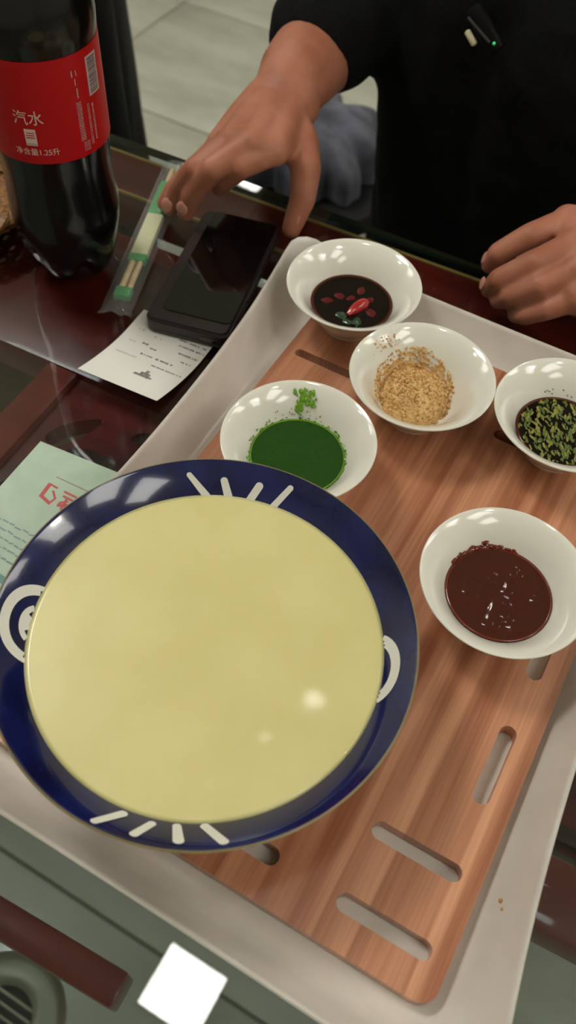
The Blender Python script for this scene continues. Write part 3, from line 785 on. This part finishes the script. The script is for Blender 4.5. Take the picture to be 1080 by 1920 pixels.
# ------------------------------------------------------------------ phone
# corners measured on the table: near-left (-.225,.098) near-right (-.1675,.110) far-left (-.243,.219)
pa = math.atan2(.012, .0575)+.02
ph = thing('smartphone', 'black smartphone in thick dark case lying on table by chopsticks', 'phone', (-.205, .1655, TZ), pa)
bm = bmesh.new(); HX, HY = .0305, .0640
plate(bm, rrect(-HX, HX, -HY, HY, .007, 8), [], .0012, .0140)
bm.normal_update(); es = [e for e in bm.edges if len({round(abs(f.normal.z)) for f in e.link_faces}) == 2]
bmesh.ops.bevel(bm, geom=es, offset=.0022, segments=3, affect='EDGES'); finish(bm, 'case', m_case, ph)
bm = bmesh.new(); plate(bm, rrect(-HX+.0085, HX-.002, -HY+.012, HY-.002, .005, 8), [], .0138, .0146); finish(bm, 'screen', m_phone, ph, False)
bm = bmesh.new(); tube(bm, [(HX+.0002, -.022, .0105), (HX+.0002, .014, .0105)], .0009, 8); finish(bm, 'side_button', m_metal, ph)
bm = bmesh.new(); box(bm, .010, .022, -HY-.0004, -HY+.001, .0055, .0085, .0004); finish(bm, 'charging_port', m_metal, ph)
bm = bmesh.new(); box(bm, -HX+.006, HX-.006, -HY-.0003, -HY+.001, .0025, .0045, .0004); finish(bm, 'case_seam', m_casegrey, ph)

# ------------------------------------------------------------------ receipt
rc_ = thing('receipt', 'white thermal paper receipt with faded print lying under the phone', 'receipt', (-.205, .075, TZ))
def rec_pt(u, v, off=0):   # u across 0..1, v 0 at the phone, 1 at the loose end
    x = -.2335+.0605*u-.0005*v+.0025*math.sin(v*PI)*(1); y = .114+.004*u-.075*v
    z = .0006+.0085*max(0, v-.35)**1.7*1.6+.0012*math.sin(v*PI*1.2)
    return Vector((x+.205, y-.075, z+off))
bm = bmesh.new(); nu, nv = 14, 26; top = [[bm.verts.new(rec_pt(i/nu, j/nv, .00012)) for i in range(nu+1)] for j in range(nv+1)]; low = [[bm.verts.new(rec_pt(i/nu, j/nv)) for i in range(nu+1)] for j in range(nv+1)]
for j in range(nv):
    for i in range(nu):
        bm.faces.new((top[j][i], top[j][i+1], top[j+1][i+1], top[j+1][i])); bm.faces.new((low[j][i], low[j+1][i], low[j+1][i+1], low[j][i+1]))
    for i in (0, nu): bm.faces.new((top[j][i], top[j+1][i], low[j+1][i], low[j][i]))
for i in range(nu):
    for j in (0, nv): bm.faces.new((top[j][i], top[j][i+1], low[j][i+1], low[j][i]))
rp_ = finish(bm, 'paper', m_paper, rc_, True, 60)
def rec_marks(lines, name, m):
    bm = bmesh.new()
    for u0, u1, v, h, dens in lines:
        u = u0
        while u < u1:
            wd = random.uniform(.008, .02)
            if random.random() < dens:
                hh = h*random.uniform(.6, 1.1)
                bm.faces.new([bm.verts.new(rec_pt(a, b, .0003)) for a, b in ((u, v-hh/2), (min(u+wd, u1), v-hh/2), (min(u+wd, u1), v+hh/2), (u, v+hh/2))])
            u += wd*1.25
    finish(bm, name, m, rc_, False)
# the print runs up the strip: lines read from the loose end
rec_marks([(.50, .72, .78, .030, 1), (.56, .68, .75, .035, 1), (.60, .64, .72, .05, 1)], 'printed_total', m_ink)
rec_marks([(.28, .36, .40, .022, 1), (.40, .48, .43, .022, 1), (.36, .78, .53, .022, .8)], 'printed_line', m_ink)
rec_marks([(.60, .95, .13, .02, .8), (.62, .97, .20, .02, .8), (.66, .98, .27, .02, .8), (.72, .96, .36, .02, .7), (.58, .96, .62, .014, .9), (.80, .97, .45, .016, .6)], 'printed_line', m_ink)
rec_marks([(.10, .40, .60, .016, .9), (.12, .25, .25, .02, .6), (.12, .22, .42, .016, .8), (.34, .44, .28, .02, .6), (.2, .3, .15, .02, .6)], 'printed_line', m_ink2)

# ------------------------------------------------------------------ green card
gc = thing('green_card', 'pale green printed card on table, partly under tray and blue bowl', 'card', (-.2195, -.0195, TZ), 0)
bm = bmesh.new(); plate(bm, [(0, 0), (.0905, .0085), (.0905, -.165), (.006, -.165)], [], .0002, .0007); finish(bm, 'card_sheet', m_card, gc, False)
def flat_strokes(name, m, strokes, wd, z=.0008, parent=gc, org=(-.2195, -.0195)):
    bm = bmesh.new()
    for st in strokes:
        P = [Vector((x-org[0], y-org[1])) for x, y in st[0]] if isinstance(st, tuple) and isinstance(st[0], list) else [Vector((x-org[0], y-org[1])) for x, y in st]
        w_ = st[1] if isinstance(st, tuple) and isinstance(st[0], list) else wd
        for a, b in zip(P, P[1:]):
            d = (b-a).normalized(); n_ = Vector((-d.y, d.x))*w_/2; a2, b2 = a-d*w_*.3, b+d*w_*.3
            bm.faces.new([bm.verts.new((q.x, q.y, z)) for q in (a2-n_, b2-n_, b2+n_, a2+n_)])
            z += .000004
    finish(bm, name, m, parent, False)
flat_strokes('red_character', m_redink, [([(-.1935, -.0432), (-.1926, -.0525)], .0026), ([(-.1937, -.0429), (-.1880, -.0431)], .0014), ([(-.1928, -.0526), (-.1850, -.0545)], .0022), [(-.1886, -.0462), (-.1842, -.0500), (-.1850, -.0540)]], .0014)
flat_strokes('red_character', m_redink, [[(-.1824, -.0430), (-.1740, -.0428)], [(-.1809, -.0460), (-.1742, -.0459)], ([(-.1797, -.0528), (-.1734, -.0502)], .0024), [(-.1782, -.0463), (-.1764, -.0545)], [(-.1764, -.048), (-.180, -.051)], ([(-.177, -.0505), (-.172, -.0505)], .0018)], .0015)
flat_strokes('thin_rule', m_brownink, [[(-.1934, -.0366), (-.150, -.0345)]], .0008)
st = []
for r_ in range(5):
    y = -.078-.0052*r_; x = -.2125+.001*r_
    while x < -.178:
        l = random.uniform(.0015, .005); st.append([(x, y+random.uniform(-.0006, .0006)), (x+l, y+random.uniform(-.0006, .0006))]); x += l+.0014
flat_strokes('small_print', m_blueink, st, .0011)
flat_strokes('teal_band', m_teal, [[(-.210, -.1075), (-.165, -.1105)]], .0045)

# ------------------------------------------------------------------ clutter beyond the table: draped coat chair, stool with grey cloth
ch = thing('dining_chair', 'dark wooden chair under a black coat beyond the left table end', 'chair', (-.85, .525, 0), math.radians(128))
bm = bmesh.new(); box(bm, -.2, .2, -.19, .2, .43, .46, .008); finish(bm, 'seat', m_darkwood, ch)
for x in (-.18, .18):
    bm = bmesh.new(); box(bm, x-.018, x+.018, -.185, -.15, 0, .84, .004); finish(bm, 'leg', m_darkwood, ch)
    bm = bmesh.new(); box(bm, x-.018, x+.018, .16, .195, 0, .43, .004); finish(bm, 'leg', m_darkwood, ch)
bm = bmesh.new(); box(bm, -.162, .162, -.18, -.155, .74, .83, .005); box(bm, -.162, .162, -.18, -.155, .56, .62, .005); finish(bm, 'backrest', m_darkwood, ch)
bm = bmesh.new(); nu, nv = 96, 40; rows = []
for j in range(nv+1):
    v = j/nv; z = .90-.62*v; sh = min(1, (v/.12))**.5
    row = []
    for i in range(nu):
        a = 2*PI*i/nu
        hw = (.205+.02*min(1, max(0, (v-.1)/.35)))*(.80+.20*min(1, v/.32)); hd = .022+.034*sh+.018*v
        fold = .010*math.sin(a*11+2*math.sin(v*3))*min(1, v*3)+.006*math.sin(a*23+v*4)*v
        ca, sa = math.cos(a), math.sin(a); x = (hw+fold)*math.copysign(abs(ca)**.6, ca); y = (hd+fold)*math.copysign(abs(sa)**.8, sa)
        row.append(bm.verts.new((x, y, z+.012*math.cos(a*2)*(1-v))))
    rows.append(row)
for j in range(nv):
    for i in range(nu): k = (i+1) % nu; bm.faces.new((rows[j][i], rows[j][k], rows[j+1][k], rows[j+1][i]))
bm.faces.new(rows[0][::-1])
coat = finish(bm, 'black_coat', m_coat, None, True, 0); coat.location = (-.718, .628, 0); coat.rotation_euler = (0, 0, math.radians(128))
tag(coat, 'black coat hanging in folds over a chair back behind the cola bottle', 'coat')

stl = thing('round_stool', 'black round stool carrying a grey blue cloth behind the forearm', 'stool', (-.448, .81, 0))
bm = bmesh.new(); lathe(bm, [(0, .37), (.14, .37), (.15, .375), (.15, .393), (.145, .40), (0, .40)], 48); finish(bm, 'seat', m_coat, stl)
for k in range(4):
    a = PI/4+PI/2*k; bm = bmesh.new(); tube(bm, [(.11*math.cos(a), .11*math.sin(a), .372), (.15*math.cos(a), .15*math.sin(a), 0)], [.016, .013], 10); finish(bm, 'leg', m_coat, stl)
bm = bmesh.new(); nu, nv = 120, 26; rows = []
for j in range(nv+1):
    v = j/nv; row = []
    for i in range(nu):
        a = 2*PI*i/nu
        r = .098*math.sin(min(1, v*1.25)*PI/2)**.8+.004; fold = (.013*math.sin(a*8+.5*math.sin(v*5))+.005*math.sin(a*19+1.3))*min(1, v*2.2)
        z = .402+.085*math.cos(min(1, v*1.02)*PI/2)**.9+.006*math.sin(a*3)*(1-v)
        row.append(bm.verts.new(((r+fold)*math.cos(a), (r+fold)*math.sin(a), z)))
    rows.append(row)
for j in range(nv):
    for i in range(nu): k = (i+1) % nu; bm.faces.new((rows[j][i], rows[j][k], rows[j+1][k], rows[j+1][i]))
bm.faces.new(rows[0][::-1]); bm.faces.new(rows[-1])
gcl = finish(bm, 'grey_cloth', m_greycloth, None, True, 0); gcl.location = (-.448, .81, 0)
tag(gcl, 'grey blue folded cloth heaped on a stool between arm and black shirt', 'cloth')

# ------------------------------------------------------------------ person
PX, PY = -.045, .50
pe = thing('person', 'seated person in black long sleeved top reaching toward the phone', 'person', (PX, PY, 0))
def rel(q): return (q[0]-PX, q[1]-PY, q[2]) + ((q[3],) if len(q) > 3 else ())
def C(bm, *q): chain(bm, [rel(p) for p in q])
bm = bmesh.new()
# torso, neck, head core
C(bm, (PX, .55, .50, .115), (PX, .53, .68, .105), (PX, .515, .84, .10), (PX, .525, .93, .068))
C(bm, (PX-.15, .53, .955, .055), (PX, .525, .975, .06), (PX+.15, .53, .955, .055))
C(bm, (PX, .515, .96, .056), (PX, .49, 1.07, .053))
HX_, HY_, HZ_ = PX, .455, 1.145
for c, r, s_ in (((HX_, HY_+.015, HZ_+.03), .088, (.88, 1.08, 1.0)), ((HX_, HY_-.02, HZ_-.03), .066, (.92, 1, 1.12)), ((HX_, HY_-.038, HZ_-.083), .033, (1.2, 1, .8))):
    sphere(bm, rel(c), r, 3, s_)
C(bm, (HX_, HY_-.077, HZ_+.012, .008), (HX_, HY_-.092, HZ_-.018, .0125)); sphere(bm, rel((HX_-.011, HY_-.084, HZ_-.021)), .009, 2); sphere(bm, rel((HX_+.011, HY_-.084, HZ_-.021)), .009, 2)
C(bm, (HX_-.016, HY_-.076, HZ_-.050, .007), (HX_, HY_-.082, HZ_-.049, .008), (HX_+.016, HY_-.076, HZ_-.050, .007))
for s_ in (-1, 1):
    C(bm, (HX_+s_*.012, HY_-.072, HZ_+.029, .008), (HX_+s_*.044, HY_-.058, HZ_+.031, .009))
    sphere(bm, rel((HX_+s_*.081, HY_+.012, HZ_-.004)), .026, 2, (.35, .7, 1.1))
# right arm and hand (reaching for the phone)
C(bm, (PX-.165, .53, .94, .05), (-.262, .545, .81, .043), (-.247, .40, .812, .036), (-.240, .345, .815, .031), (-.234, .312, .812, .0255))
def finger(bm, pts, rad): C(bm, *[(*p, r*(.95 if i_ == 0 else .91)) for i_, (p, r) in enumerate(zip(pts, rad))])
W_ = (-.234, .312, .812)
C(bm, (-.240, .312, .809, .0235), (-.226, .310, .813, .0225))
K = {'i': (-.2005, .2380, .821), 'm': (-.2135, .2290, .826), 'r': (-.2305, .2320, .820), 'p': (-.2460, .2400, .808)}
for k, wx in (('i', -.224), ('m', -.231), ('r', -.239), ('p', -.245)):
    q = K[k]; C(bm, (wx, .304, .811, .018), ((wx+q[0])/2, (.304+q[1])/2, (.811+q[2])/2, .0155), (*q, .0115))
C(bm, (*K['i'], .0108), (*K['m'], .0112), (*K['r'], .0108), (*K['p'], .0098))
C(bm, (-.212, .262, .812, .013), (-.224, .262, .813, .013), (-.236, .268, .810, .012))
finger(bm, [K['i'], (-.2130, .2140, .817), (-.2290, .2170, .798), (-.2365, .2215, .786)], [.0108, .0096, .0086, .0072])
finger(bm, [K['m'], (-.2300, .2030, .815), (-.2475, .2020, .788), (-.2535, .2010, .7705)], [.0112, .0098, .0088, .0074])
finger(bm, [K['r'], (-.2470, .2060, .807), (-.2640, .2055, .782), (-.2695, .2030, .7665)], [.0108, .0094, .0084, .0071])
finger(bm, [K['p'], (-.2620, .2180, .790), (-.2740, .2130, .774), (-.2795, .2090, .7630)], [.0098, .0084, .0075, .0064])
finger(bm, [(-.222, .292, .810), (-.2000, .2760, .806), (-.1850, .2600, .800), (-.1795, .2470, .783), (-.1800, .2330, .766)], [.019, .0165, .0128, .0108, .0082])
C(bm, (-.2000, .2760, .806, .015), (-.2080, .2500, .815, .011))
# left arm and hand (resting on the table edge)
C(bm, (PX+.165, .53, .94, .05), (.225, .535, .83, .043), (.115, .375, .805, .034), (.062, .305, .797, .026))
K2 = {'i': (.0032, .3085, .800), 'm': (.0160, .2830, .802), 'r': (.0260, .2640, .797), 'p': (.0345, .2510, .788)}
for k, wp in (('i', (.058, .316, .797)), ('m', (.060, .306, .797)), ('r', (.062, .297, .795)), ('p', (.062, .289, .791))):
    q = K2[k]; C(bm, (*wp, .0185), (*q, .0125))
C(bm, (*K2['i'], .011), (*K2['m'], .0115), (*K2['r'], .011), (*K2['p'], .0098)); C(bm, (.03, .305, .794, .013), (.04, .287, .794, .013), (.045, .272, .789, .012))
finger(bm, [K2['i'], (-.0154, .2824, .797), (-.0310, .2730, .7815), (-.0350, .2755, .7675)], [.0112, .0100, .0090, .0074])
finger(bm, [K2['m'], (-.0020, .2570, .797), (-.0205, .2490, .7795), (-.0262, .2540, .7645)], [.0115, .0100, .0090, .0074])
finger(bm, [K2['r'], (.0080, .2455, .790), (-.0090, .2440, .7735), (-.0165, .2490, .7620)], [.0108, .0095, .0085, .0071])
finger(bm, [K2['p'], (.0200, .2395, .779), (.0065, .2395, .7665), (-.0010, .2440, .7600)], [.0096, .0084, .0076, .0065])
finger(bm, [(.045, .318, .792), (.0200, .3260, .784), (.0000, .3150, .772), (-.0150, .3000, .7640)], [.017, .0140, .0115, .0085])
# legs under the table
for s_ in (-1, 1):
    C(bm, (PX+s_*.09, .55, .49, .075), (PX+s_*.12, .19, .50, .052), (PX+s_*.12, .21, .28, .045), (PX+s_*.12, .25, .07, .032), (PX+s_*.125, .16, .035, .03))
body = fuse(bm, 'body', m_skin, .0019, 4, pe)
# nails
def nail(c, d, nrm, w_=.0052, l=.0062):
    d = Vector(d).normalized(); nrm = Vector(nrm); nrm = (nrm-d*nrm.dot(d)).normalized(); s_ = d.cross(nrm); bm = bmesh.new()
    vs = sphere(bm, (0, 0, 0), 1, 2)
    for v in vs: v.co = Vector(rel(c))+d*v.co.x*l+s_*v.co.y*w_+nrm*v.co.z*.0012
    finish(bm, 'fingernail', m_nail, pe)
nail((-.2330, .2165, .7975-.002), (-.0075, .0045, -.012), (-.3, -.8, .5)); nail((-.2525, .1945, .778), (-.004, -.001, -.0175), (0, -1, .1)); nail((-.2683, .1972, .773), (-.004, -.0025, -.0145), (0, -1, .3))
nail((-.1745, .2370, .7745), (0, -.014, -.017), (1, .1, .3)); 
nail((-.0405, .2740, .7725), (-.004, .0025, -.014), (-1, -.3, .1), .0048, .005); nail((-.0320, .2510, .7695), (-.0057, .005, -.015), (-1, -.4, .1), .0048, .005)
for s_ in (-1, 1):
    bm = bmesh.new(); sphere(bm, rel((HX_+s_*.031, HY_-.059, HZ_+.012)), .0115, 3); e = finish(bm, 'eye', m_eye, pe)
    bm = bmesh.new(); sphere(bm, rel((HX_+s_*.031, HY_-.0665, HZ_+.009)), .0078, 2, (1, .5, .9)); finish(bm, 'iris', m_iris, e)
bm = bmesh.new(); sphere(bm, rel((HX_, HY_+.024, HZ_+.044)), .094, 4, (.92, 1.06, .96))
for v in [v for v in bm.verts if v.co.y+PY < HY_-.045+.25*(HZ_+.085-v.co.z) and v.co.z < HZ_+.085 or v.co.z < HZ_-.035]: bm.verts.remove(v)
for v in bm.verts: v.co += v.co.normalized()*0+Vector((0, 0, .002*noise.noise(v.co*80)))
hair = finish(bm, 'hair', m_hair, pe); sm = hair.modifiers.new('s', 'SOLIDIFY'); sm.thickness = .01; sm.offset = -1
# shirt
bm = bmesh.new()
C(bm, (PX, .54, .58, .128), (PX, .53, .70, .130), (PX, .515, .83, .128), (PX, .525, .92, .10))
C(bm, (PX-.065, .53, .60, .115), (PX-.070, .525, .70, .114), (PX-.082, .520, .80, .114), (PX-.075, .515, .86, .112)); C(bm, (PX+.065, .53, .60, .115), (PX+.062, .525, .72, .113), (PX+.055, .515, .84, .113))
C(bm, (PX-.155, .53, .955, .066), (PX, .525, .965, .074), (PX+.155, .53, .955, .066))
C(bm, (PX, .515, .985, .068), (PX, .512, 1.0, .066))
C(bm, (PX-.165, .53, .945, .066), (-.248, .55, .850, .064), (-.266, .545, .812, .062), (-.252, .465, .818, .056), (-.248, .412, .822, .049), (-.2475, .402, .8225, .0465))
C(bm, (PX+.165, .53, .945, .066), (.225, .54, .845, .062), (.150, .425, .815, .052), (.098, .352, .805, .042))
shirt = fuse(bm, 'shirt', m_black, .006, 8, pe)
for v in shirt.data.vertices:
    n_ = v.normal; v.co += n_*(.0035*noise.noise(Vector((v.co.x*22, v.co.y*22, v.co.z*9)))+.002*noise.noise(v.co*48))
# trousers and shoes
bm = bmesh.new(); C(bm, (PX, .55, .52, .135), (PX, .545, .60, .13))
for s_ in (-1, 1): C(bm, (PX+s_*.09, .55, .49, .092), (PX+s_*.12, .19, .50, .068), (PX+s_*.12, .21, .28, .062), (PX+s_*.12, .25, .10, .055))
fuse(bm, 'trousers', m_trouser, .008, 6, pe)
for s_ in (-1, 1):
    bm = bmesh.new(); C(bm, (PX+s_*.12, .27, .045, .044), (PX+s_*.125, .20, .04, .042), (PX+s_*.13, .12, .036, .036)); fuse(bm, 'shoe', m_black, .005, 3, pe)
st2 = thing('round_stool', 'round dark stool under the seated person in black', 'stool', (PX, .57, 0))
bm = bmesh.new(); lathe(bm, [(0, .345), (.16, .345), (.17, .352), (.17, .368), (.16, .376), (0, .378)], 48); finish(bm, 'seat', m_darkwood, st2)
for k in range(4):
    a = PI/4+PI/2*k; bm = bmesh.new(); tube(bm, [(.12*math.cos(a), .12*math.sin(a), .347), (.16*math.cos(a), .16*math.sin(a), 0)], [.018, .014], 10); finish(bm, 'leg', m_darkwood, st2)

# microphone on the shirt
mc = thing('clip_on_microphone', 'small black clip-on microphone with green light on the black shirt', 'microphone', (-.111, .392, .868))
bm = bmesh.new(); box(bm, -.007, .007, -.006, .002, -.018, .018, .003); finish(bm, 'mic_body', m_mic, mc)
bm = bmesh.new(); tube(bm, [(-.0045, -.0062, .014), (.001, -.0066, -.010)], .0012, 8); finish(bm, 'mic_edge', m_micgrey, mc)
bm = bmesh.new(); sphere(bm, (.0035, -.0066, -.0125), .0012, 2); finish(bm, 'led_light', m_led, mc)
bm = bmesh.new(); box(bm, -.0128, -.0085, -.0075, -.003, -.004, .008, .0015); finish(bm, 'clip', m_clip, mc)
mc.rotation_euler = (-.25, -.95, 0)
